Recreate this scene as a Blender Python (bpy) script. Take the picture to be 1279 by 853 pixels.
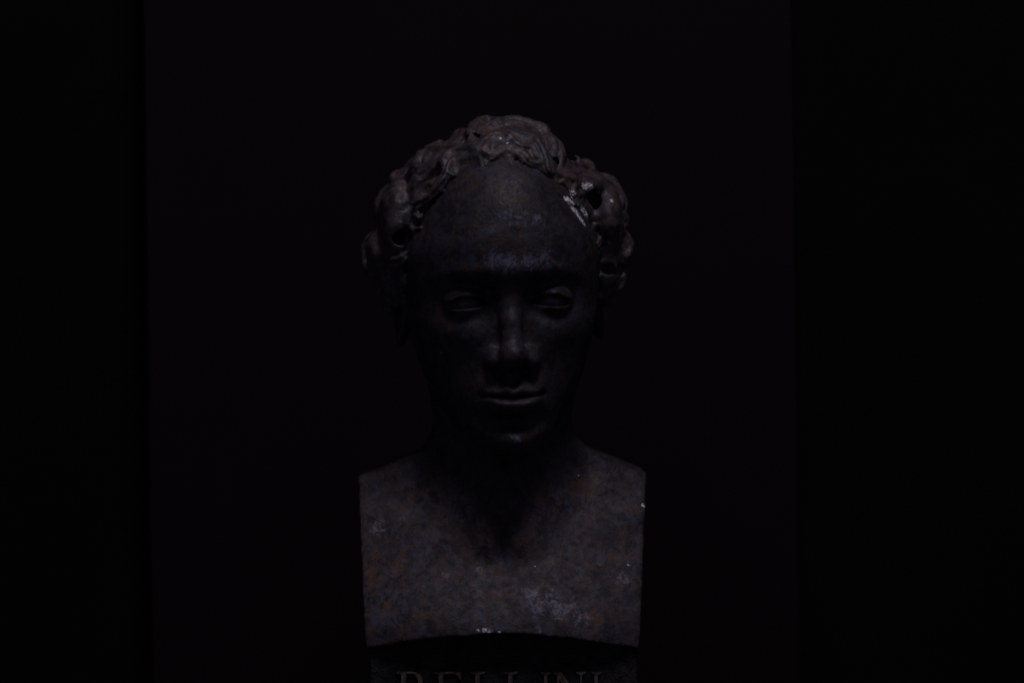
import bpy, bmesh, math, random
import numpy as np
from mathutils import Vector, noise as mnoise

random.seed(7)
rng = np.random.default_rng(7)
for o in list(bpy.data.objects):
    bpy.data.objects.remove(o)
scene = bpy.context.scene
COL = scene.collection

# ------------------------------------------------------------------ camera, world, lamps, exposure
D = 2.2                      # metres from the lens to the plane y = 0
S = 0.00058                  # metres per photo pixel on that plane
cam_data = bpy.data.cameras.new('camera')
cam = bpy.data.objects.new('camera', cam_data)
COL.objects.link(cam)
cam.location = (0, -D, 0)
cam.rotation_euler = (math.radians(90), 0, 0)
cam_data.sensor_width = 36
cam_data.lens = 36 * D / (1279 * S)
cam_data.clip_start = 0.05
cam_data.clip_end = 100
cam_data.dof.use_dof = True
cam_data.dof.focus_distance = 2.15
cam_data.dof.aperture_fstop = 5.6
scene.camera = cam

world = bpy.data.worlds.new('World')
scene.world = world
world.use_nodes = True
wb = world.node_tree.nodes['Background']
wb.inputs['Color'].default_value = (0.62, 0.62, 1.0, 1)
wb.inputs['Strength'].default_value = 0.035

def area_lamp(name, loc, target, size, power, color):
    ld = bpy.data.lights.new(name, 'AREA')
    ld.shape = 'RECTANGLE'
    ld.size, ld.size_y = size
    ld.energy = power
    ld.color = color
    lo = bpy.data.objects.new(name, ld)
    COL.objects.link(lo)
    lo.location = loc
    lo.rotation_euler = (Vector(target) - Vector(loc)).to_track_quat('-Z', 'Y').to_euler()
    return lo

area_lamp('overhead_lamp', (0.21, -0.92, 2.02), (0, 0, -0.02), (0.58, 0.56), 12.7, (0.90, 0.85, 1.0))

vs = scene.view_settings
vs.view_transform = 'Standard'
vs.look = 'None'
vs.exposure = 0
vs.gamma = 1
vs.use_curve_mapping = False

# ------------------------------------------------------------------ frames and helpers
# local bust frame in millimetres: X to the right, F towards the viewer, Z up;
# origin between the eyes, on the front of the face.
def depth_y(F):
    return -(F + 50.0) / 1000.0
def px(pxx, pyy, F):
    """photo pixel at depth F -> local (X, Z) in mm"""
    k = (D + depth_y(F)) / D * S * 1000
    k0 = (D + depth_y(0)) / D * S * 1000
    return ((pxx - 639.5) * k - (638 - 639.5) * k0, (426.5 - pyy) * k - (426.5 - 377) * k0)
K0 = (D + depth_y(0)) / D * S * 1000
OX, OZ = (638 - 639.5) * K0, (426.5 - 377) * K0
def to_world(v):
    v = np.asarray(v, dtype=np.float64)
    return np.stack([(v[..., 0] + OX) / 1000, -(v[..., 1] + 50) / 1000, (v[..., 2] + OZ) / 1000], -1)

def smin(a, b, k):
    h = np.clip(0.5 + 0.5 * (b - a) / k, 0, 1)
    return b + (a - b) * h - k * h * (1 - h)
def smax(a, b, k):
    return -smin(-a, -b, k)
def sstep(a, b, x):
    t = np.clip((x - a) / (b - a), 0, 1)
    return t * t * (3 - 2 * t)
def curve1d(pts, sig=3.0):
    """smooth curve through (z, value) points"""
    pts = sorted(pts)
    z = np.arange(-330, 200, 0.5)
    v = np.interp(z, [p[0] for p in pts], [p[1] for p in pts])
    n = int(sig * 8)
    kx = np.arange(-n, n + 1) * 0.5
    kk = np.exp(-0.5 * (kx / sig) ** 2); kk /= kk.sum()
    v = np.convolve(np.pad(v, n, mode='edge'), kk, 'valid')
    return lambda q: np.interp(q, z, v).astype(np.float32)
def catmull(P, n=5):
    P = np.asarray(P, float)
    Q = np.vstack([2 * P[0] - P[1], P, 2 * P[-1] - P[-2]])
    out = []
    for i in range(1, len(Q) - 2):
        for t in np.arange(n) / n:
            a, b, c, d = Q[i - 1], Q[i], Q[i + 1], Q[i + 2]
            out.append(0.5 * (2 * b + (c - a) * t + (2 * a - 5 * b + 4 * c - d) * t * t + (3 * b - a - 3 * c + d) * t ** 3))
    out.append(P[-1])
    return np.array(out)

class Grid:
    def __init__(s, lo, hi, h):
        s.lo = np.array(lo, float); s.h = h
        s.n = np.ceil((np.array(hi) - s.lo) / h).astype(int) + 1
        s.ax = [(s.lo[i] + h * np.arange(s.n[i])).astype(np.float32) for i in range(3)]
        s.v = np.full(s.n, 60.0, np.float32)
    def box(s, lo, hi):
        a = np.clip(np.floor((np.array(lo) - s.lo) / s.h).astype(int), 0, s.n)
        b = np.clip(np.ceil((np.array(hi) - s.lo) / s.h).astype(int) + 1, 0, s.n)
        sl = tuple(slice(a[i], b[i]) for i in range(3))
        X = s.ax[0][sl[0]][:, None, None]; F = s.ax[1][sl[1]][None, :, None]; Z = s.ax[2][sl[2]][None, None, :]
        return sl, X, F, Z

def surface_nets(g):
    """zero surface of a sampled field as quads"""
    v = g.v
    ins = v < 0
    c = np.zeros(np.array(v.shape) - 1, np.uint8)
    for i in (0, 1):
        for j in (0, 1):
            for k in (0, 1):
                c += ins[i:i + c.shape[0], j:j + c.shape[1], k:k + c.shape[2]]
    act = (c > 0) & (c < 8)
    idx = np.argwhere(act)
    ids = np.full(c.shape, -1, np.int32)
    ids[act] = np.arange(len(idx))
    co = [(i, j, k) for i in (0, 1) for j in (0, 1) for k in (0, 1)]
    acc = np.zeros((len(idx), 3)); cnt = np.zeros(len(idx))
    for a in range(8):
        for b in range(a + 1, 8):
            if sum(abs(co[a][q] - co[b][q]) for q in range(3)) != 1:
                continue
            va = v[tuple((idx + co[a]).T)]; vb = v[tuple((idx + co[b]).T)]
            m = (va < 0) != (vb < 0)
            t = np.where(m, va / np.where(m, va - vb, 1), 0)
            p = np.array(co[a])[None] + t[:, None] * (np.array(co[b]) - np.array(co[a]))[None]
            acc[m] += p[m]; cnt[m] += 1
    verts = (idx + acc / cnt[:, None]) * g.h + g.lo
    quads = []
    for d in range(3):
        e, f = [(1, 2), (2, 0), (0, 1)][d]
        sl0 = [slice(None)] * 3; sl1 = [slice(None)] * 3
        sl0[d] = slice(0, -1); sl1[d] = slice(1, None)
        A = ins[tuple(sl0)]; B = ins[tuple(sl1)]
        E = np.argwhere(A != B)
        E = E[(E[:, e] > 0) & (E[:, f] > 0) & (E[:, e] < c.shape[e]) & (E[:, f] < c.shape[f])]
        s = A[tuple(E.T)]
        ue = np.zeros(3, int); ue[e] = 1
        uf = np.zeros(3, int); uf[f] = 1
        q = np.stack([ids[tuple((E - ue - uf).T)], ids[tuple((E - uf).T)], ids[tuple(E.T)], ids[tuple((E - ue).T)]], 1)
        q[~s] = q[~s][:, ::-1]
        quads.append(q)
    return verts, np.vstack(quads)

def value_noise(g, step, seed):
    """smooth random lumps on the sampling grid, about -1..1"""
    r = np.random.default_rng(seed)
    W = []
    for i in range(3):
        q = (g.ax[i] - g.ax[i][0]) / step
        b = np.floor(q).astype(int); t = q - b; t = t * t * (3 - 2 * t)
        M = np.zeros((len(q), b.max() + 2), np.float32)
        M[np.arange(len(q)), b] = 1 - t; M[np.arange(len(q)), b + 1] += t
        W.append(M)
    R = r.uniform(-1, 1, [w.shape[1] for w in W]).astype(np.float32)
    R = np.tensordot(W[2], R, (1, 2)); R = np.tensordot(W[1], R, (1, 2)); R = np.tensordot(W[0], R, (1, 2))
    return R

def mesh_from(name, verts_local, quads, mat, parent, attrs=None, flip=True):
    W = to_world(verts_local)
    me = bpy.data.meshes.new(name)
    q = quads[:, ::-1] if flip else quads
    me.vertices.add(len(W)); me.vertices.foreach_set('co', W.astype(np.float32).ravel())
    me.loops.add(q.size); me.loops.foreach_set('vertex_index', q.astype(np.int32).ravel())
    me.polygons.add(len(q)); me.polygons.foreach_set('loop_start', np.arange(0, q.size, 4, dtype=np.int32))
    me.update(calc_edges=True)
    me.polygons.foreach_set('use_smooth', np.ones(len(q), bool))
    for k, a in (attrs or {}).items():
        at = me.attributes.new(k, 'FLOAT', 'POINT')
        at.data.foreach_set('value', a.astype(np.float32))
    me.materials.append(mat)
    o = bpy.data.objects.new(name, me)
    COL.objects.link(o)
    if parent:
        o.parent = parent
    return o

# ------------------------------------------------------------------ materials
class NT:
    def __init__(s, name):
        s.m = bpy.data.materials.new(name); s.m.use_nodes = True
        s.t = s.m.node_tree; s.b = s.t.nodes['Principled BSDF']
    def node(s, typ, **kw):
        n = s.t.nodes.new(typ)
        for k, v in kw.items():
            if k in n.inputs.keys(): n.inputs[k].default_value = v
            else: setattr(n, k, v)
        return n
    def link(s, a, b): s.t.links.new(a, b)
    def coords(s):
        return s.node('ShaderNodeTexCoord').outputs['Object']
    def noise(s, scale, detail=4, rough=0.55, vec=None, dist=0.0, off=0.0):
        n = s.node('ShaderNodeTexNoise', Scale=scale, Detail=detail, Roughness=rough, Distortion=dist)
        mp = s.node('ShaderNodeMapping'); mp.inputs['Location'].default_value = (off, off * 1.7, off * 0.6)
        s.link(vec or s.coords(), mp.inputs['Vector']); s.link(mp.outputs['Vector'], n.inputs['Vector'])
        return n.outputs['Fac']
    def ramp(s, fac, stops):
        r = s.node('ShaderNodeValToRGB')
        el = r.color_ramp.elements
        el[0].position, el[0].color = stops[0][0], (*stops[0][1], 1)
        el[1].position, el[1].color = stops[-1][0], (*stops[-1][1], 1)
        for p, c in stops[1:-1]:
            e = el.new(p); e.color = (*c, 1)
        s.link(fac, r.inputs['Fac'])
        return r.outputs['Color']
    def mix(s, fac, a, b):
        n = s.node('ShaderNodeMix', data_type='RGBA')
        for sock, val in ((n.inputs[0], fac), (n.inputs[6], a), (n.inputs[7], b)):
            if isinstance(val, (int, float)): sock.default_value = val
            elif isinstance(val, tuple): sock.default_value = (*val, 1)
            else: s.link(val, sock)
        return n.outputs[2]
    def math(s, op, a, b=0.0):
        n = s.node('ShaderNodeMath', operation=op)
        for i, val in enumerate((a, b)):
            if isinstance(val, (int, float)): n.inputs[i].default_value = val
            else: s.link(val, n.inputs[i])
        return n.outputs[0]
    def remap(s, v, a, b, c=0.0, d=1.0):
        n = s.node('ShaderNodeMapRange')
        n.interpolation_type = 'SMOOTHSTEP'
        s.link(v, n.inputs[0])
        for i, q in enumerate((a, b, c, d)): n.inputs[i + 1].default_value = q
        return n.outputs[0]
    def bump(s, h, dist, strength=1.0, prev=None):
        n = s.node('ShaderNodeBump', Distance=dist, Strength=strength)
        s.link(h, n.inputs['Height'])
        if prev is not None: s.link(prev, n.inputs['Normal'])
        return n.outputs['Normal']

def patina(name, rough=0.0, relief_mm=0.25, warm=0.0):
    """old dark bronze paint over plaster, rubbed and dusty"""
    N = NT(name)
    big = N.noise(28, 5, 0.62, dist=0.6)
    mid = N.noise(95, 5, 0.65, dist=0.4)
    fine = N.noise(420, 4, 0.6)
    att = N.node('ShaderNodeAttribute', attribute_name='dust')
    n_br = N.noise(86, 7, 0.74, dist=1.0)
    n_bl = N.noise(74, 7, 0.75, dist=1.0, off=3.7)
    n_em = N.noise(64, 6, 0.75, dist=1.2, off=8.1)
    n_pt = N.noise(92, 7, 0.78, dist=0.8, off=5.3)
    dfac = N.remap(N.math('ADD', N.math('MULTIPLY', big, 0.5), N.math('MULTIPLY', mid, 0.5)), 0.38, 0.60, 0.12, 1.0)
    # dusty, rubbed places
    d = N.mix(N.remap(n_br, 0.45, 0.56), (0.040, 0.033, 0.040), (0.108, 0.064, 0.054) if warm else (0.092, 0.054, 0.044))
    d = N.mix(N.math('MULTIPLY', N.remap(n_bl, 0.51, 0.59), 0.40 if warm else 0.80), d, (0.080, 0.077, 0.122))
    d = N.mix(N.math('MULTIPLY', N.remap(n_em, 0.55, 0.63), 0.58), d, (0.165, 0.070, 0.033))
    d = N.mix(N.math('MULTIPLY', N.remap(big, 0.45, 0.66), 0.35), d, (0.100, 0.070, 0.062) if warm else (0.085, 0.068, 0.072))
    d = N.mix(N.math('MULTIPLY', N.remap(N.noise(24, 6, 0.6, dist=0.8, off=2.2), 0.48, 0.66), 0.55), d, (0.034, 0.029, 0.040))
    d = N.mix(N.math('MULTIPLY', N.remap(n_pt, 0.52, 0.60), 0.78), d, (0.017, 0.014, 0.018))
    # polished dark paint of the face
    f = N.mix(N.remap(n_br, 0.45, 0.58), (0.014, 0.013, 0.017), (0.044, 0.026, 0.020))
    f = N.mix(N.math('MULTIPLY', N.remap(n_bl, 0.42, 0.60), 0.7), f, (0.029, 0.031, 0.047))
    f = N.mix(N.math('MULTIPLY', N.remap(n_pt, 0.54, 0.66), 0.6), f, (0.011, 0.010, 0.012))
    c = N.mix(att.outputs['Fac'], f, d)
    wear_sheen = N.node('ShaderNodeAttribute', attribute_name='wear_sheen')
    wn = N.remap(N.math('ADD', wear_sheen.outputs['Fac'], N.math('MULTIPLY', N.math('SUBTRACT', N.math('ADD', N.math('MULTIPLY', N.noise(120, 6, 0.7, dist=1.2), 0.5), N.math('MULTIPLY', N.noise(380, 4, 0.7), 0.5)), 0.5), 4.2)), 0.65, 1.35)
    c = N.mix(N.math('MULTIPLY', wn, 0.9), c, N.mix(att.outputs['Fac'], (0.105, 0.105, 0.165), (0.25, 0.24, 0.30)))  # bluish face tone is painted sheen, pale chest tone is worn paint
    chip = N.node('ShaderNodeAttribute', attribute_name='chip')
    cn = N.remap(N.math('ADD', chip.outputs['Fac'], N.math('MULTIPLY', N.math('SUBTRACT', N.noise(330, 5, 0.75, dist=1.0), 0.5), 2.2)), 0.50, 0.62)
    c = N.mix(cn, c, (0.86, 0.84, 0.86))
    N.link(c, N.b.inputs['Base Color'])
    rgh = N.math('ADD', N.remap(N.noise(210, 4, 0.6), 0.35, 0.65, 0.40 + rough, 0.58 + rough), N.math('MULTIPLY', N.math('MULTIPLY', dfac, att.outputs['Fac']), 0.16))
    rgh = N.math('SUBTRACT', rgh, N.math('MULTIPLY', cn, 0.30))
    N.link(rgh, N.b.inputs['Roughness'])
    N.b.inputs['Specular IOR Level'].default_value = 0.48 if warm else 0.24
    h1 = N.bump(N.noise(130, 5, 0.7, dist=1.6), relief_mm / 1000)
    h2 = N.bump(fine, 0.0004, 1.0, h1)
    h3 = N.bump(cn, -0.0006, 0.6, h2)
    h3 = N.bump(N.math('MULTIPLY', cn, N.noise(260, 3, 0.6)), 0.005, 1.0, h3)
    N.link(N.math('ADD', N.math('MULTIPLY', cn, 0.5), 0.48 if warm else 0.24), N.b.inputs['Specular IOR Level'])
    N.link(h3, N.b.inputs['Normal'])
    return N.m

M_patina = patina('bronzed_plaster')
M_hair = patina('bronzed_plaster_curls', -0.08, 0.6, 1.0)

def plain(name, a, b, scale, rough, bumpd=0.0005, spec=0.3):
    N = NT(name)
    n = N.noise(scale, 6, 0.65, dist=0.5)
    N.link(N.mix(N.remap(n, 0.38, 0.64), a, b), N.b.inputs['Base Color'])
    N.b.inputs['Roughness'].default_value = rough
    N.b.inputs['Specular IOR Level'].default_value = spec
    N.link(N.bump(N.noise(scale * 5, 4, 0.6), bumpd), N.b.inputs['Normal'])
    return N.m

M_panel = plain('dark_panel_paint', (0.0105, 0.0060, 0.0072), (0.0115, 0.0066, 0.0080), 5, 0.85, 0.0004, 0.1)
M_wall = plain('black_wall_paint', (0.006, 0.0058, 0.0055), (0.0075, 0.007, 0.007), 4, 0.9, 0.0004, 0.03)
M_shelf = plain('dark_stone', (0.02, 0.018, 0.018), (0.035, 0.03, 0.03), 40, 0.8)
M_shaft = plain('shaft_dark_paint', (0.006, 0.005, 0.006), (0.034, 0.028, 0.026), 75, 0.6, 0.0012)
M_letter = plain('letter_worn_gilt', (0.03, 0.024, 0.02), (0.21, 0.155, 0.12), 160, 0.55, 0.0006)

# ------------------------------------------------------------------ setting
def block(name, lo, hi, mat, bevel=0.002, parent=None):
    bm = bmesh.new()
    bmesh.ops.create_cube(bm, size=1)
    for v in bm.verts:
        for i in range(3):
            v.co[i] = lo[i] + (v.co[i] + 0.5) * (hi[i] - lo[i])
    if bevel:
        bmesh.ops.bevel(bm, geom=list(bm.edges), offset=bevel, segments=2, affect='EDGES', profile=0.6)
    me = bpy.data.meshes.new(name); bm.to_mesh(me); bm.free()
    me.materials.append(mat)
    o = bpy.data.objects.new(name, me); COL.objects.link(o)
    if parent: o.parent = parent
    return o

wall = block('wall', (-1.6, 0.40, -0.75), (1.6, 0.50, 1.4), M_wall, 0)
wall['kind'] = 'structure'
YP = 0.355
kp = (D + YP) / D * S
pl, pr = (184.5 - 639.5) * kp, (994.5 - 639.5) * kp
panel = block('backing_panel', (pl, YP, -0.75), (pr, 0.398, 1.2), M_panel, 0.002)
# the panel hangs a little out of plumb
for v in panel.data.vertices:
    v.co.x += -v.co.z * math.tan(math.radians(0.78))
panel['label'] = 'tall dark reddish black panel standing upright behind the bust'
panel['category'] = 'panel'

# ------------------------------------------------------------------ the head: face relief as a height table
HX = np.arange(-90, 90.01, 0.5); HZ = np.arange(-130, 135.01, 0.5)
gx, gz = np.meshgrid(HX, HZ, indexing='ij')
ax_ = np.abs(gx)
relief = np.zeros_like(gx)
def gau(cx, cz, sx, sz, a, sym=True):
    x = ax_ if sym else gx
    return a * np.exp(-0.5 * (((x - cx) / sx) ** 2 + ((gz - cz) / sz) ** 2))
def tube2(pts, sig, amp, sym=True, sharp=2.0):
    """ridge along a polyline of (x, z, weight)"""
    P = catmull(pts, 6)
    x = ax_ if sym else gx
    best = np.full(gx.shape, 1e9); wt = np.zeros(gx.shape)
    for a, b in zip(P[:-1], P[1:]):
        dx, dz = b[0] - a[0], b[1] - a[1]
        t = np.clip(((x - a[0]) * dx + (gz - a[1]) * dz) / (dx * dx + dz * dz + 1e-9), 0, 1)
        d = np.hypot(x - a[0] - t * dx, gz - a[1] - t * dz)
        m = d < best
        best = np.where(m, d, best); wt = np.where(m, a[2] + t * (b[2] - a[2]), wt)
    return amp * wt * np.exp(-0.5 * (best / sig) ** sharp)

relief += tube2([(7, 16, .6), (20, 20.5, 1), (38, 21, 1), (52, 14, .7), (59, 4, .4)], 4.6, 2.4)   # brow ridge
relief += gau(0, 23, 12, 5, 1.6)
relief += gau(30, 7, 14, 6.0, -7.5)
relief += gau(30, -7, 13, 5.0, -3.0)                      # eye sockets
relief += gau(15.5, 5, 5, 7, -5.0)
relief += gau(26, 44, 16, 14, 1.6)                       # frontal bosses
relief += gau(58, 26, 9, 16, -3.0)                       # temples
relief += gau(45, -21, 14, 10, 4.2)                      # cheekbones
relief += gau(26, -22, 9, 9, 2.2)
relief += gau(44, -58, 12, 16, -3.5)
relief += tube2([(20, -40, .5), (26, -52, 1), (31, -66, .7), (32, -76, .2)], 3.0, -1.8)
relief += gau(0, -65, 20, 14, 8.0)                       # muzzle
relief += tube2([(0, -51, .4), (0, -59, 1)], 2.6, -1.5)
relief += tube2([(4.2, -51, .4), (4.8, -60, 1)], 1.6, 0.8)
relief += tube2([(21.5, -65.6, .15), (14, -63.8, .8), (6, -61.2, 1), (0, -62.2, 1)], 3.0, 4.0)
relief += gau(0, -65.5, 4, 3, 1.0)
relief += tube2([(21, -68.0, .15), (14, -71.6, .85), (6, -73.4, 1), (0, -73.6, 1)], 4.8, 9.4)
relief += tube2([(22.5, -66.2, .8), (14, -66.8, 1), (5, -67.6, 1), (0, -68.0, 1)], 1.2, -5.0)
relief += gau(25, -66.5, 3, 4, -2.2)
relief += gau(0, -86, 15, 4.8, -4.6)
relief += gau(0, -99, 15, 9.0, 10.0)
relief += gau(28, -95, 9, 10, 1.0)
relief = relief.astype(np.float32)

def relief_at(x, z):
    u = np.clip((x - HX[0]) * 2, 0, len(HX) - 1.001); w = np.clip((z - HZ[0]) * 2, 0, len(HZ) - 1.001)
    i = u.astype(np.int32); j = w.astype(np.int32); a = u - i; b = w - j
    return (relief[i, j] * (1 - a) * (1 - b) + relief[i + 1, j] * a * (1 - b) + relief[i, j + 1] * (1 - a) * b + relief[i + 1, j + 1] * a * b)

YAW, PITCH, ROLL = map(math.radians, (5.0, 3.0, 1.8))
ef = np.array([math.sin(YAW) * math.cos(PITCH), math.cos(YAW) * math.cos(PITCH), -math.sin(PITCH)])
up = np.array([-math.sin(ROLL), 0, math.cos(ROLL)])
ex = np.cross(ef, up); ex /= np.linalg.norm(ex)
ez = np.cross(ex, ef)
def head(X, F, Z):
    X = np.float32(1) * X
    return ((X * ex[0] + F * ex[1] + Z * ex[2]).astype(np.float32), (X * ef[0] + F * ef[1] + Z * ef[2]).astype(np.float32),
            (X * ez[0] + F * ez[1] + Z * ez[2]).astype(np.float32))
def head_to_local(p):
    p = np.asarray(p, float)
    return p[..., 0:1] * ex + p[..., 1:2] * ef + p[..., 2:3] * ez

Wz = curve1d([(80, 60), (60, 69), (40, 72), (15, 71), (-10, 69), (-28, 66), (-45, 61), (-62, 55), (-78, 48), (-92, 40), (-102, 30), (-109, 20), (-114, 8), (-117, 3)], 3)
Fz = curve1d([(80, -20), (60, -7), (45, -1.5), (30, 1.0), (21, 0.6), (11, -4.8), (3, -7.5), (-8, -7), (-25, -6), (-48, -5), (-65, -3), (-85, -6), (-98, -3), (-107, -8), (-112, -16), (-116, -30)], 4)
def ellipsoid(x, f, z, c, r):
    dx, df, dz = (x - c[0]) / r[0], (f - c[1]) / r[1], (z - c[2]) / r[2]
    k0 = np.sqrt(dx * dx + df * df + dz * dz)
    k1 = np.sqrt((dx / r[0]) ** 2 + (df / r[1]) ** 2 + (dz / r[2]) ** 2) + 1e-6
    return k0 * (k0 - 1) / k1
def cone(x, f, z, a, b, ra, rb):
    a = np.array(a, float); b = np.array(b, float); d = b - a
    t = np.clip(((x - a[0]) * d[0] + (f - a[1]) * d[1] + (z - a[2]) * d[2]) / (d @ d), 0, 1)
    return np.sqrt((x - a[0] - t * d[0]) ** 2 + (f - a[1] - t * d[1]) ** 2 + (z - a[2] - t * d[2]) ** 2) - (ra + (rb - ra) * t)

G = Grid((-126, -200, -262), (112, 34, 126), 1.1)
# head and jaw
sl, X, F, Z = G.box((-120, -200, -130), (110, 34, 126))
hx, hf, hz = head(X, F, Z)
front = sstep(-75, -35, hf)
hfd = hf - relief_at(hx, hz) * front
cran = ellipsoid(hx, hfd, hz, (0, -92, 30), (72.5, 94, 89))
w = Wz(hz); fr = Fz(hz)
c0 = -78.0
dep = np.where(hfd > c0, fr - c0, 70 + 0.0 * hfd)
n = 2.25
gq = ((np.abs(hx) / w) ** n + (np.abs(hfd - c0) / dep) ** n) ** (1 / n) + 1e-6
loft = np.sqrt(hx * hx + (hfd - c0) ** 2) * (1 - 1 / gq)
loft = np.maximum(loft, -117 - hz)
loft = smax(loft, hz - 58, 26)
back_low = np.maximum(0, -40 - hz) * 0.9 - (hfd + 150) * 0.6          # the jaw rises towards the ears
loft = smax(loft, (-hfd - 118) * 0.7 + np.maximum(0, -hz - 20) * 0.75 - 8, 10)
body = smin(cran, loft, 8)
del cran, loft, gq, dep, back_low
G.v[sl] = body

# nose, lids, ears: done in small boxes
def local_op(lo, hi, fn):
    corners = head_to_local([(a, b, c) for a in (lo[0], hi[0]) for b in (lo[1], hi[1]) for c in (lo[2], hi[2])])
    sl, X, F, Z = G.box(corners.min(0) - 1, corners.max(0) + 1)
    x, f, z = head(X, F, Z)
    G.v[sl] = fn(G.v[sl], x, f, z)
def nose(v, x, f, z):
    d = cone(x, f, z, (0, -10.2, 8), (0, -0.2, -14), 5.2, 6.4)
    d = smin(d, cone(x, f, z, (0, -0.2, -14), (0, 5.6, -34), 6.4, 8.6), 4)
    d = smin(d, ellipsoid(x, f, z, (0, 7.4, -38.2), (10.6, 10.0, 9.3)), 4)
    d = smin(d, ellipsoid(np.abs(x), f, z, (13.2, -1.6, -41.5), (6.2, 10.6, 7.6)), 4.5)
    d = smin(d, cone(x, f, z, (0, 8, -43), (0, -2, -50), 3.4, 3.8), 3)
    v = smin(v, d, 8.5)
    crease = cone(np.abs(x), f, z, (20.3, 0.5, -37), (21.0, -1, -46), 0.6, 0.9)
    v = smax(v, -crease, 3.0)
    nos = cone(np.abs(x), f, z, (5.4, 9.0, -50.0), (9.6, 0.0, -50.5), 2.4, 3.2)
    return smax(v, -nos, 1.5)
local_op((-34, -28, -64), (34, 30, 30), nose)
EYE = {-1: None, 1: None}
EC = (29.6, -21.0, -0.5)
def lids(v, x, f, z):
    a = np.abs(x)
    r = np.sqrt((a - EC[0]) ** 2 * 0.80 + (f - EC[1]) ** 2 + (z - EC[2]) ** 2)
    u = (a - 30.2) / 15.5
    zu = 6.3 * (1 - u * u) - 2.0 - 0.9 * u
    zl = -2.7 * (1 - u * u) - 2.0 - 0.9 * u
    ball = r - (14.7 + 0.6 * sstep(-2, 2, z))
    lidv = smin(v, ball, 3.5)
    openg = np.maximum(zl - z, z - zu)                   # negative inside the opening
    deep = np.maximum(openg, (EC[1] + 6) - f)
    deep = np.maximum(deep, r - 20)
    return smax(lidv, -deep, 1.0)
local_op((-52, -30, -18), (52, -2, 18), lids)
def ears(v, x, f, z):
    a = np.abs(x)
    e = ellipsoid(a, f - (z + 5) * 0.18, z, (71, -98, -4), (5, 15, 27))
    v = smin(v, e, 3)
    helix = [(70, -88, -6), (74, -87, 8), (78, -92, 19), (80, -102, 23), (80, -111, 17), (79, -114, 5), (77, -111, -8), (75, -104, -20), (74, -97, -28)]
    for p, q in zip(helix[:-1], helix[1:]):
        v = smin(v, cone(a, f, z, p, q, 2.6, 2.6), 1.6)
    v = smin(v, ellipsoid(a, f, z, (73.5, -96, -28), (3.2, 6, 6)), 2)
    return smax(v, -ellipsoid(a, f, z, (79, -97, -6), (6, 6, 9)), 2)
local_op((-88, -130, -42), (88, -66, 34), ears)

# neck and herm chest
CX = -6.0
sl, X, F, Z = G.box((-126, -200, -262), (112, 34, -20))
xx = X - CX
top_x = curve1d([(-120, -132), (-104, -127), (-90, -121), (-70, -112.5), (-52, -104), (-40, -96), (0, -90), (40, -92), (48, -99), (60, -105), (75, -111.5), (90, -118), (104, -124), (120, -131)], 3)
chF = curve1d([(-110, -80), (-125, -74), (-150, -58), (-180, -40), (-205, -23), (-225, -10), (-240, -4), (-256, -1)], 6)
px_l = px(459, 808, -40); px_r = px(796, 810, -40); pt_l = px(445.5, 590, -80); pt_r = px(808.5, 592, -80)
fr = chF(Z) - xx * xx / 620.0
# anatomy of the upper chest: collar bones, notch, breast muscles
def line3(a, b, sig, amp):
    dx, dz = b[0] - a[0], b[1] - a[1]
    sx = np.abs(xx)
    t = np.clip(((sx - a[0]) * dx + (Z - a[1]) * dz) / (dx * dx + dz * dz), 0, 1)
    d2 = (sx - a[0] - t * dx) ** 2 + (Z - a[1] - t * dz) ** 2
    return amp * np.exp(-0.5 * d2 / sig ** 2)
fr = fr + line3((10, -178), (98, -152), 8, 2.4) - line3((44, -160), (96, -143), 9, 2.0)
fr = fr - 7 * np.exp(-0.5 * ((xx / 11) ** 2 + ((Z + 176) / 10) ** 2))
fr = fr + 4.5 * np.exp(-0.5 * (((np.abs(xx) - 55) / 34) ** 2 + ((Z + 222) / 22) ** 2))
chest = (F - fr) * 0.86
ftilt = np.maximum(0, F + 95) * 0.16
chest = smax(chest, (Z - (top_x(xx) - ftilt)) * 0.93, 6)
chest = smax(chest, -170 - F, 4)
tz = (Z - px_l[1]) / (pt_l[1] - px_l[1])
left = px_l[0] + (pt_l[0] - px_l[0]) * tz
right = px_r[0] + (pt_r[0] - px_r[0]) * tz
chest = smax(chest, np.maximum(left - X, X - right), 1.6)
zb = px(627, 793, 0)[1] - (np.abs(xx) / 97.0) ** 1.8 * 12.0
chest = smax(chest, zb - Z, 1.6)
neck = cone(xx, F, Z, (-1, -98, -60), (0, -100, -135), 50, 52)
neck = smin(neck, cone(xx, F, Z, (0, -98, -120), (0, -100, -160), 52, 60), 12)
# neck muscles running to the notch, throat
scm = cone(np.abs(xx), F, Z, (41, -92, -60), (11, -46, -174), 13, 8)
neck = smin(neck, scm, 10)
neck = smin(neck, ellipsoid(xx, F, Z, (0, -46, -128), (9, 9, 14)), 10)
neck = np.maximum(neck, -215 - Z)
neck = smax(neck, np.maximum(left - X, X - right), 3)
body = smin(chest, neck, 14)
body = smax(body, zb - Z, 1.6)
G.v[sl] = smin(G.v[sl], body, 7)
del chest, neck, body
G.v += 0.55 * value_noise(G, 14, 3) + 0.22 * value_noise(G, 5, 4)
fv, fq = surface_nets(G)
head_grid_v = G

# ------------------------------------------------------------------ the hair
HG = Grid((-112, -212, -105), (98, 30, 144), 1.0)
sl, X, F, Z = HG.box((-112, -212, -105), (98, 30, 144))
hx, hf, hz = head(X, F, Z)
cap = ellipsoid(hx, hf, hz, (0, -93, 31), (77, 98, 95))
nape = ellipsoid(hx, hf, hz, (0, -128, -25), (64, 52, 66))
cap = smin(cap, nape, 15)
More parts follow.
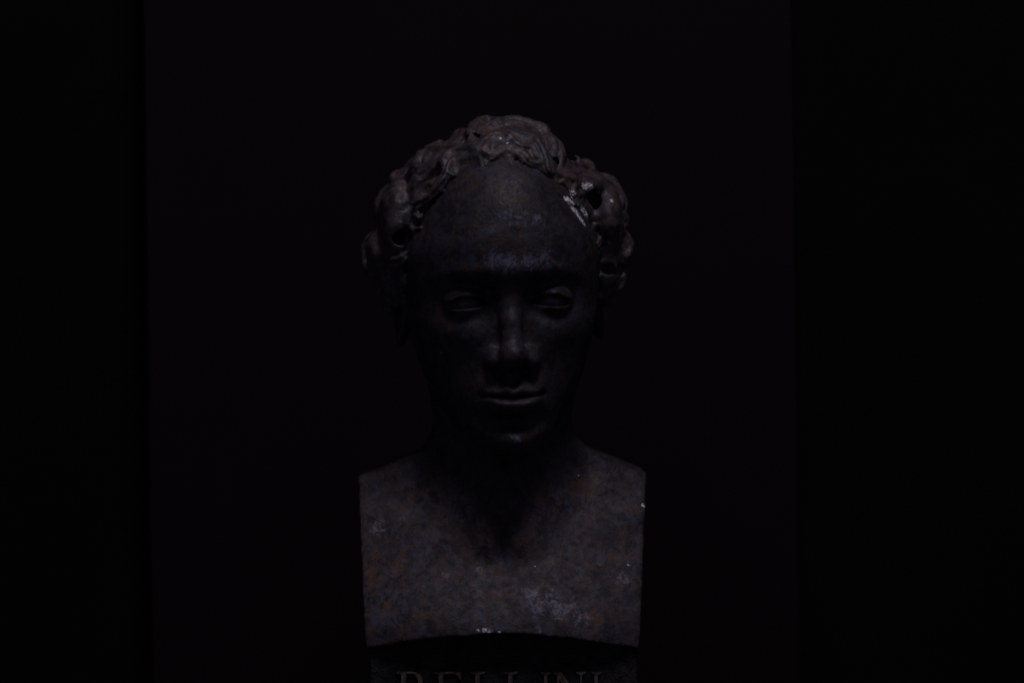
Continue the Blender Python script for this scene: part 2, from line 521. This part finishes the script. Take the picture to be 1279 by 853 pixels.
# the open face: an ellipse in front view, leaning back along the temples
face_open = (np.sqrt((hx / 67.0) ** 2 + ((hz - 2) / 90.0) ** 2) - 1) * 68 + 0.0
face_open = np.maximum(face_open, -hf - 66)
lowcut = (hf + 96) * 0.8 - (hz + 18) * 0.45      # nothing below the ear in front
cap = cap + 9.0 * (1 - sstep(-1, 16, face_open))
cap = smax(cap, -face_open + 0, 4)
cap = smax(cap, lowcut * 0.7 - 6 + 0 * cap - 30 * sstep(-20, 25, hz), 5)
HG.v[sl] = cap
del hx, hf, hz, cap, nape, face_open, lowcut

HC = head_to_local(np.array([0, -90, 28.0]))
def hair_f(X, Z):
    q = 1 - ((X - HC[0]) / 77) ** 2 - ((Z - HC[2]) / 95) ** 2
    return HC[1] + 95 * math.sqrt(max(q, 0.0)) if q > 0 else HC[1] + 30 * max(q, -1)
def lock3(P, R, strands=5, twist=2.0, groove=1.6, k=2.2):
    """a swept lock of hair with carved strands; P in local mm"""
    n = 5
    Q = catmull(np.column_stack([P, R]), n)
    P_, R_ = Q[:, :3], Q[:, 3]
    m = len(P_)
    tt = np.linspace(0, 1, m)
    R_ = R_ * (0.55 + 0.45 * np.sin(np.pi * np.clip(tt * 0.86 + 0.10, 0, 1)) ** 0.6)
    rad = R_.max() + 6
    lo = P_.min(0) - rad; hi = P_.max(0) + rad
    sl, X, F, Z = HG.box(lo, hi)
    shp = HG.v[sl].shape
    if min(shp) == 0: return
    best = np.full(shp, 1e6, np.float32); ang = np.zeros(shp, np.float32); rr = np.zeros(shp, np.float32)
    for i in range(m - 1):
        a, b = P_[i], P_[i + 1]; d = b - a; L2 = d @ d + 1e-9
        t = np.clip(((X - a[0]) * d[0] + (F - a[1]) * d[1] + (Z - a[2]) * d[2]) / L2, 0, 1)
        vx = X - a[0] - t * d[0]; vf = F - a[1] - t * d[1]; vz = Z - a[2] - t * d[2]
        dist = np.sqrt(vx * vx + vf * vf + vz * vz)
        r = R_[i] + t * (R_[i + 1] - R_[i])
        sd = dist - r
        mk = sd < best
        T = d / math.sqrt(L2)
        nrm = (a + b) / 2 - HC; nrm = nrm - T * (nrm @ T); nrm /= np.linalg.norm(nrm) + 1e-9
        bn = np.cross(T, nrm)
        A = np.arctan2(vx * bn[0] + vf * bn[1] + vz * bn[2], vx * nrm[0] + vf * nrm[1] + vz * nrm[2])
        A = A * strands + twist * (tt[i] + t * (tt[i + 1] - tt[i])) * math.pi
        best = np.where(mk, sd, best); ang = np.where(mk, A, ang); rr = np.where(mk, r, rr)
    g = groove * np.clip(rr / 6, 0.3, 1.3) * np.abs(np.sin(ang * 0.5)) ** 0.7
    HG.v[sl] = smin(HG.v[sl], best - g + groove * 0.7, k)

def lock(pts, rpx, df=0.0, strands=6, twist=1.5, groove=2.3):
    rpx = rpx * 1.12 + 0.8
    """lock drawn in front view (photo px), laid on the skull at its own depth"""
    P = []; R = []
    for i, p in enumerate(pts):
        p = (p[0], p[1] + max(0, 195 - p[1]) * 0.13) + tuple(p[2:])
        x, z = px(p[0], p[1], -60)
        e = math.hypot((p[0] - 628) / 112, (p[1] - 335) / 122)
        w = min(max((1.20 - e) / 0.16, 0), 1)          # locks sink into the forehead at the hairline
        f = hair_f(x, z) - 3.0 + df + (p[2] if len(p) > 2 else 0) - 4.5 * w
        x, z = px(p[0], p[1], f)
        P.append((x, f, z)); R.append(rpx * 0.58 * (1 - 0.35 * w))
    lock3(np.array(P), np.array(R), strands, twist, groove, 2.6)

# soft masses under the curls
sl, X, F, Z = HG.box((-112, -212, -105), (98, 30, 144))
for (cx_, cy_, rx_, ry_, f_, rf_) in [(640, 189, 52, 32, -74, 34), (560, 212, 44, 26, -82, 32), (500, 282, 27, 62, -88, 36), (492, 350, 18, 40, -98, 26),
                                      (722, 234, 36, 22, -82, 30), (757, 276, 22, 44, -88, 34), (754, 330, 22, 48, -94, 28), (592, 190, 34, 22, -80, 32), (472, 318, 15, 24, -98, 22)]:
    x_, z_ = px(cx_, cy_, f_)
    HG.v[sl] = smin(HG.v[sl], ellipsoid(X, F, Z, (x_, f_, z_), (rx_ * .58, rf_, ry_ * .58)), 6)
# back and sides: many wavy locks wandering over the skull
for i in range(70):
    th = rng.uniform(0, 2 * math.pi); el = rng.uniform(-0.75, 1.1)
    d0 = np.array([math.cos(th) * math.cos(el), math.sin(th) * math.cos(el), math.sin(el)])
    if d0[1] > 0.15: d0[1] = -d0[1] * 0.6
    P = []
    pos = d0.copy(); side = np.cross(d0, [0, 0, 1.0]); side /= np.linalg.norm(side) + 1e-6
    ph = rng.uniform(0, 6.28); amp = rng.uniform(0.05, 0.11)
    for s in range(6):
        q = pos + side * amp * math.sin(ph + s * 1.5) + np.array([0, -0.02, -0.105]) * s
        q /= np.linalg.norm(q)
        if q[2] < -0.8: break
        ctr = np.array([0, -93, 31.0]); rad = np.array([78, 99, 94.0])
        h = ctr + q * (rad + 1.5 * math.sin(ph + s * 2))
        if q[2] < -0.3: h[0] *= 1.0; h[1] -= 6
        P.append(head_to_local(h))
    P = [p for p in P if p[1] < -62]
    if len(P) >= 3:
        lock3(np.array(P), np.full(len(P), rng.uniform(6, 9.5)), rng.integers(3, 6), rng.uniform(-2, 2), 1.6)

# crown tuft
lock([(604, 208), (596, 182), (597, 163), (612, 156), (634, 160)], 13, 0, 4)
lock([(618, 160), (642, 158), (668, 168), (686, 186), (692, 208)], 15, 0, 5, 2)
lock([(602, 186), (614, 172), (632, 172), (648, 184), (668, 186)], 8, 6, 4)
lock([(636, 166), (660, 176), (676, 196), (684, 214)], 10, 5, 5)
lock([(614, 200), (630, 188), (650, 194), (664, 206), (682, 206)], 7, 3, 4)
lock([(600, 210), (618, 202), (640, 206), (662, 202)], 6, -1, 4)
# left side of the picture
lock([(606, 172), (590, 170), (574, 178), (566, 190)], 8, 2, 4)
lock([(608, 192), (588, 186), (566, 192), (556, 205), (558, 216), (568, 220)], 7.5, 4, 4)
lock([(574, 184), (548, 194), (524, 210), (506, 230), (502, 250)], 11, -2, 5)
lock([(562, 206), (554, 226), (538, 246), (522, 257), (519, 266), (524, 272)], 8.5, 4, 5)
lock([(592, 220), (572, 228), (556, 244), (548, 262)], 6, -2, 4)
lock([(508, 232), (492, 240), (482, 258), (484, 280), (494, 292)], 10, -4, 5)
lock([(524, 262), (516, 276), (518, 292), (514, 306)], 7, 0, 4)
lock([(486, 284), (478, 302), (484, 322), (500, 328), (513, 314)], 10, 2, 5, 3)
lock([(482, 286), (466, 300), (458, 318), (462, 336), (474, 342)], 8, -8, 5)
lock([(490, 334), (482, 350), (484, 370), (496, 382), (506, 374)], 9, -6, 4)
lock([(510, 330), (504, 350), (510, 372), (506, 392)], 8, -10, 4)
# right side of the picture
lock([(692, 200), (708, 210), (728, 216), (746, 222)], 8.5, -2, 4)
lock([(690, 216), (712, 222), (734, 226), (750, 234), (760, 250), (754, 268)], 8.5, 3, 4)
lock([(694, 222), (710, 234), (722, 252), (732, 270), (742, 286)], 6, 2, 3)
lock([(742, 222), (760, 232), (770, 250), (768, 268), (756, 278)], 10, -5, 5)
lock([(752, 268), (770, 266), (778, 276), (770, 288)], 8, -4, 4)
lock([(744, 306), (752, 292), (768, 292), (779, 304), (776, 320), (760, 326)], 10, 2, 5, 3)
lock([(746, 316), (760, 314), (776, 318), (782, 330)], 7, 4, 4)
lock([(744, 348), (756, 340), (770, 346), (768, 360), (752, 362)], 8, 0, 5, 3)
lock([(746, 330), (742, 348), (745, 366)], 6, 0, 4)

# small rough curls over everything that shows from the front
nc = 0
while nc < 64:
    cx_, cy_ = rng.uniform(456, 786), rng.uniform(146, 372)
    e1 = math.hypot((cx_ - 628) / 112, (cy_ - 335) / 122)
    e2 = math.hypot((cx_ - 621) / 162, (cy_ - 318) / 170)
    if e1 < 1.06 or e2 > 0.93: continue
    nc += 1
    r_ = rng.uniform(7, 13); a0 = rng.uniform(0, 6.28); sw = rng.uniform(2.6, 4.6) * rng.choice([-1, 1])
    pts = [(cx_ + r_ * (1 - 0.10 * q) * math.cos(a0 + sw * q / 5), cy_ + 0.85 * r_ * (1 - 0.10 * q) * math.sin(a0 + sw * q / 5), 0.5 * q) for q in range(6)]
    lock(pts, rng.uniform(3.6, 6.0), rng.uniform(-1.5, 3.0), 3, rng.uniform(-2, 2), 1.5)
# drilled hollows between the curls
def hollow(pts, rpx, deep=9, df=4):
    for a, b in zip(pts[:-1], pts[1:]):
        A = []
        for p in (a, b):
            x, z = px(p[0], p[1], -50); f = hair_f(x, z) + df; x, z = px(p[0], p[1], f); A.append((x, f, z))
        sl, X, F, Z = HG.box(np.min(A, 0) - 22, np.max(A, 0) + 22)
        c = cone(X, F * 1.0, Z, A[0], A[1], rpx * 0.58, rpx * 0.58)
        HG.v[sl] = smax(HG.v[sl], -c, 1.8)
hollow([(570, 205), (590, 200)], 10, df=5)
hollow([(584, 179), (593, 175)], 7, df=4)
hollow([(546, 212), (524, 230), (510, 256)], 9, df=4)
hollow([(516, 258), (510, 272)], 8, df=4)
hollow([(490, 298), (508, 296)], 9, df=5)
hollow([(699, 186), (692, 204)], 6, df=2)
hollow([(738, 246), (744, 260)], 10, df=5)
hollow([(748, 335), (776, 338)], 7, df=4)
HG.v += 1.4 * value_noise(HG, 10, 5) + 0.5 * value_noise(HG, 4.5, 6)
hv, hq = surface_nets(HG)

# ------------------------------------------------------------------ damage: chips and rubbed places; also sheen painted on the face
def surf_point(V, pxx, pyy):
    F0 = V[:, 1]
    x0 = np.array([px(pxx, pyy, f) for f in (-120, 20)])
    t = (F0 + 120) / 140
    ddx = V[:, 0] - (x0[0, 0] + t * (x0[1, 0] - x0[0, 0])); ddz = V[:, 2] - (x0[0, 1] + t * (x0[1, 1] - x0[0, 1]))
    near = np.where(ddx * ddx + ddz * ddz < 4)[0]
    if len(near) == 0: return None
    return V[near[np.argmax(F0[near])]]
def spots(V, lst):
    a = np.zeros(len(V))
    for (x, y, r) in lst:
        p = surf_point(V, x, y)
        if p is None: continue
        d = np.sqrt(((V - p) ** 2).sum(1))
        a = np.maximum(a, np.clip(1.15 - d / (r * 0.58), 0, 1))
    return a
STREAK = [(708, 246, 4.5), (712, 247, 5), (717, 244, 6), (714, 250, 6), (716, 254, 6), (718, 258, 6.5), (720, 261, 6), (723, 265, 5.5), (726, 269, 6.5), (728, 272, 6), (731, 276, 4), (733, 279, 3.5)]
STREAK = [(x, y, r * 1.25) for x, y, r in STREAK]
chips_hair = [*STREAK,
              (732, 232, 7), (735, 234, 7), (738, 233, 6), (740, 237, 7), (743, 241, 6), (765, 248, 5), (626, 170, 3), (632, 176, 3)]
chips_rim_body = [*STREAK,
              (607, 784, 4.5), (600, 785, 3), (614, 788, 4.5), (620, 789, 3), (804, 628, 4), (787, 703, 3), (549, 443, 2.2), (725, 592, 1.7),
              (735, 459, 2.4), (670, 704, 1.6)]  # the jaw edge spot paints the lit rim of the contour
wear_sheen_body = [(666, 738, 24), (684, 746, 28), (672, 756, 24), (700, 758, 28), (728, 768, 24), (716, 752, 20), (556, 718, 14), (470, 655, 20), (600, 708, 16), (620, 322, 26), (640, 324, 28), (662, 322, 30), (684, 320, 26), (650, 270, 22), (630, 266, 20), (672, 268, 20), (592, 366, 10), (690, 366, 12), (645, 434, 8), (648, 548, 14), (612, 785, 14), (780, 720, 18), (672, 785, 12)]  # worn paint on the chest; spots on the face are painted highlights
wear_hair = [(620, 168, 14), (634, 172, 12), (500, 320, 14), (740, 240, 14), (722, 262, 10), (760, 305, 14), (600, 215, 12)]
head_mask = sstep(-118, -150, fv[:, 2])
dust_b = 0.95 * head_mask + 0.22 * (1 - head_mask)
hz_ = (fv @ ez)
dust_b = np.maximum(dust_b, 0.45 * sstep(60, 95, hz_))

# ------------------------------------------------------------------ assemble the bust
bust = bpy.data.objects.new('portrait_bust', None)
COL.objects.link(bust)
bust['label'] = 'dark patinated bust of a curly haired young man on an inscribed shaft'
bust['category'] = 'bust'
ZB = -0.318
base_pt = to_world(np.array([CX, -100, 0]))
bust.location = (base_pt[0], base_pt[1], ZB)
bpy.context.view_layer.update()
inv = bust.matrix_world.inverted()
def adopt(o):
    o.parent = bust
    o.matrix_parent_inverse = inv
    return o
adopt(mesh_from('figure', fv, fq, M_patina, None, {'dust': dust_b, 'wear_sheen': spots(fv, wear_sheen_body), 'chip': spots(fv, chips_rim_body)}))
adopt(mesh_from('hair', hv, hq, M_hair, None, {'dust': np.full(len(hv), 0.85), 'wear_sheen': spots(hv, wear_hair), 'chip': spots(hv, chips_hair)}))
for s in (-1, 1):
    c = head_to_local(np.array([s * EC[0], EC[1], EC[2]]))
    bm = bmesh.new()
    bmesh.ops.create_uvsphere(bm, u_segments=48, v_segments=32, radius=0.0124)
    for v in bm.verts:
        v.co.x *= 1.08
    me = bpy.data.meshes.new('eye'); bm.to_mesh(me); bm.free()
    for p in me.polygons: p.use_smooth = True
    me.materials.append(M_patina)
    at = me.attributes.new('dust', 'FLOAT', 'POINT'); at.data.foreach_set('value', np.full(len(me.vertices), 0.25, np.float32))
    o = bpy.data.objects.new('eye', me); COL.objects.link(o)
    o.location = to_world(c)
    o.rotation_euler = (0, 0, -YAW)
    adopt(o)

# shaft under the chest
sf = -19.0
xl, zt = px(462, 800, sf); xr, _ = px(796.5, 800, sf)
lo = to_world(np.array([xl, sf, zt])); hi = to_world(np.array([xr, -165, zt + 6]))
shaft = block('shaft', (lo[0], lo[1], ZB), (hi[0], hi[1], hi[2]), M_shaft, 0.003)
bm = bmesh.new(); bm.from_mesh(shaft.data)
bmesh.ops.subdivide_edges(bm, edges=list(bm.edges), cuts=3, use_grid_fill=True)
bm.to_mesh(shaft.data); bm.free()
adopt(shaft)

STEM = [(0, 0), (.34, 0), (.34, .035), (.23, .07), (.23, .93), (.34, .965), (.34, 1), (0, 1), (0, .965), (.11, .93), (.11, .07), (0, .035)]
def arc(cx, cy, rx, ry, a0, a1, n=14):
    return [(cx + rx * math.cos(math.radians(a0 + (a1 - a0) * i / n)), cy + ry * math.sin(math.radians(a0 + (a1 - a0) * i / n))) for i in range(n + 1)]
LETTERS = {
    'I': [STEM],
    'L': [[(0, 0), (.62, 0), (.68, .25), (.645, .25), (.56, .08), (.40, .05), (.23, .05), (.23, .93), (.34, .965), (.34, 1), (0, 1), (0, .965), (.11, .93), (.11, .07), (0, .035)]],
    'E': [[(0, 0), (.62, 0), (.67, .23), (.635, .23), (.55, .075), (.42, .05), (.23, .05), (.23, .49), (.40, .49), (.46, .41), (.49, .41), (.49, .63), (.46, .63), (.40, .54), (.23, .54), (.23, .95), (.46, .95), (.56, .92), (.61, .80), (.64, .80), (.62, 1), (0, 1), (0, .965), (.11, .93), (.11, .07), (0, .035)]],
    'B': [[(0, 0)] + [(.36, 0)] + arc(.38, .28, .31, .28, -90, 62) + arc(.36, .76, .25, .24, -48, 90) + [(0, 1), (0, .965), (.11, .93), (.11, .07), (0, .035)],
          [(.23, .05)] + arc(.35, .28, .21, .23, -90, 90) + [(.23, .51)],
          [(.23, .555)] + arc(.33, .755, .17, .20, -90, 90) + [(.23, .955)]],
    'N': [[(0, 0), (.30, 0), (.30, .035), (.19, .07), (.19, .80), (.86, -.02), (.92, -.02), (.92, .93), (1.03, .965), (1.03, 1), (.73, 1), (.73, .965), (.845, .93), (.845, .27), (.25, 1), (0, 1), (0, .965), (.12, .90), (.12, .07), (0, .035)]],
}
CAP = 48.0     # photo px
def letter(ch, x0, width_px, ytop):
    cu = bpy.data.curves.new('letter', 'CURVE')
    cu.dimensions = '2D'; cu.fill_mode = 'BOTH'
    cu.extrude = 0.0008
    cu.bevel_depth = 0.0002; cu.bevel_resolution = 0; cu.offset = -0.00015
    w0 = max(p[0] for p in LETTERS[ch][0])
    u = 0.00058
    for loop in LETTERS[ch]:
        sp = cu.splines.new('POLY'); sp.points.add(len(loop) - 1); sp.use_cyclic_u = True
        for q, (a, b) in zip(sp.points, loop):
            q.co = (a / w0 * width_px * u, (b - 1) * CAP * u, 0, 1)
    tmp = bpy.data.objects.new('letter_tmp', cu); COL.objects.link(tmp)
    dg = bpy.context.evaluated_depsgraph_get()
    me = bpy.data.meshes.new_from_object(tmp.evaluated_get(dg))
    bpy.data.objects.remove(tmp)
    me.name = 'letter'
    me.materials.clear(); me.materials.append(M_letter)
    o = bpy.data.objects.new('letter', me); COL.objects.link(o)
    x, z = px(x0, ytop, sf)
    o.location = to_world(np.array([x, sf + 0.9, z]))
    o.rotation_euler = (math.radians(90), 0, 0)
    o.parent = shaft
    o.matrix_parent_inverse = shaft.matrix_world.inverted()
    return o
bpy.context.view_layer.update()
for ch, x0, wp in (('B', 495, 37), ('E', 542, 35), ('L', 588, 34), ('L', 629, 34), ('I', 675, 13), ('N', 691, 40), ('I', 738, 13)):
    letter(ch, x0, wp, 838.5)

# ledge below the picture that carries the shaft
shelf = block('shelf', (-0.30, -0.16, ZB - 0.05), (0.28, 0.353, ZB), M_shelf, 0.003)
shelf['kind'] = 'structure'
print('figure', len(fv), 'hair', len(hv))
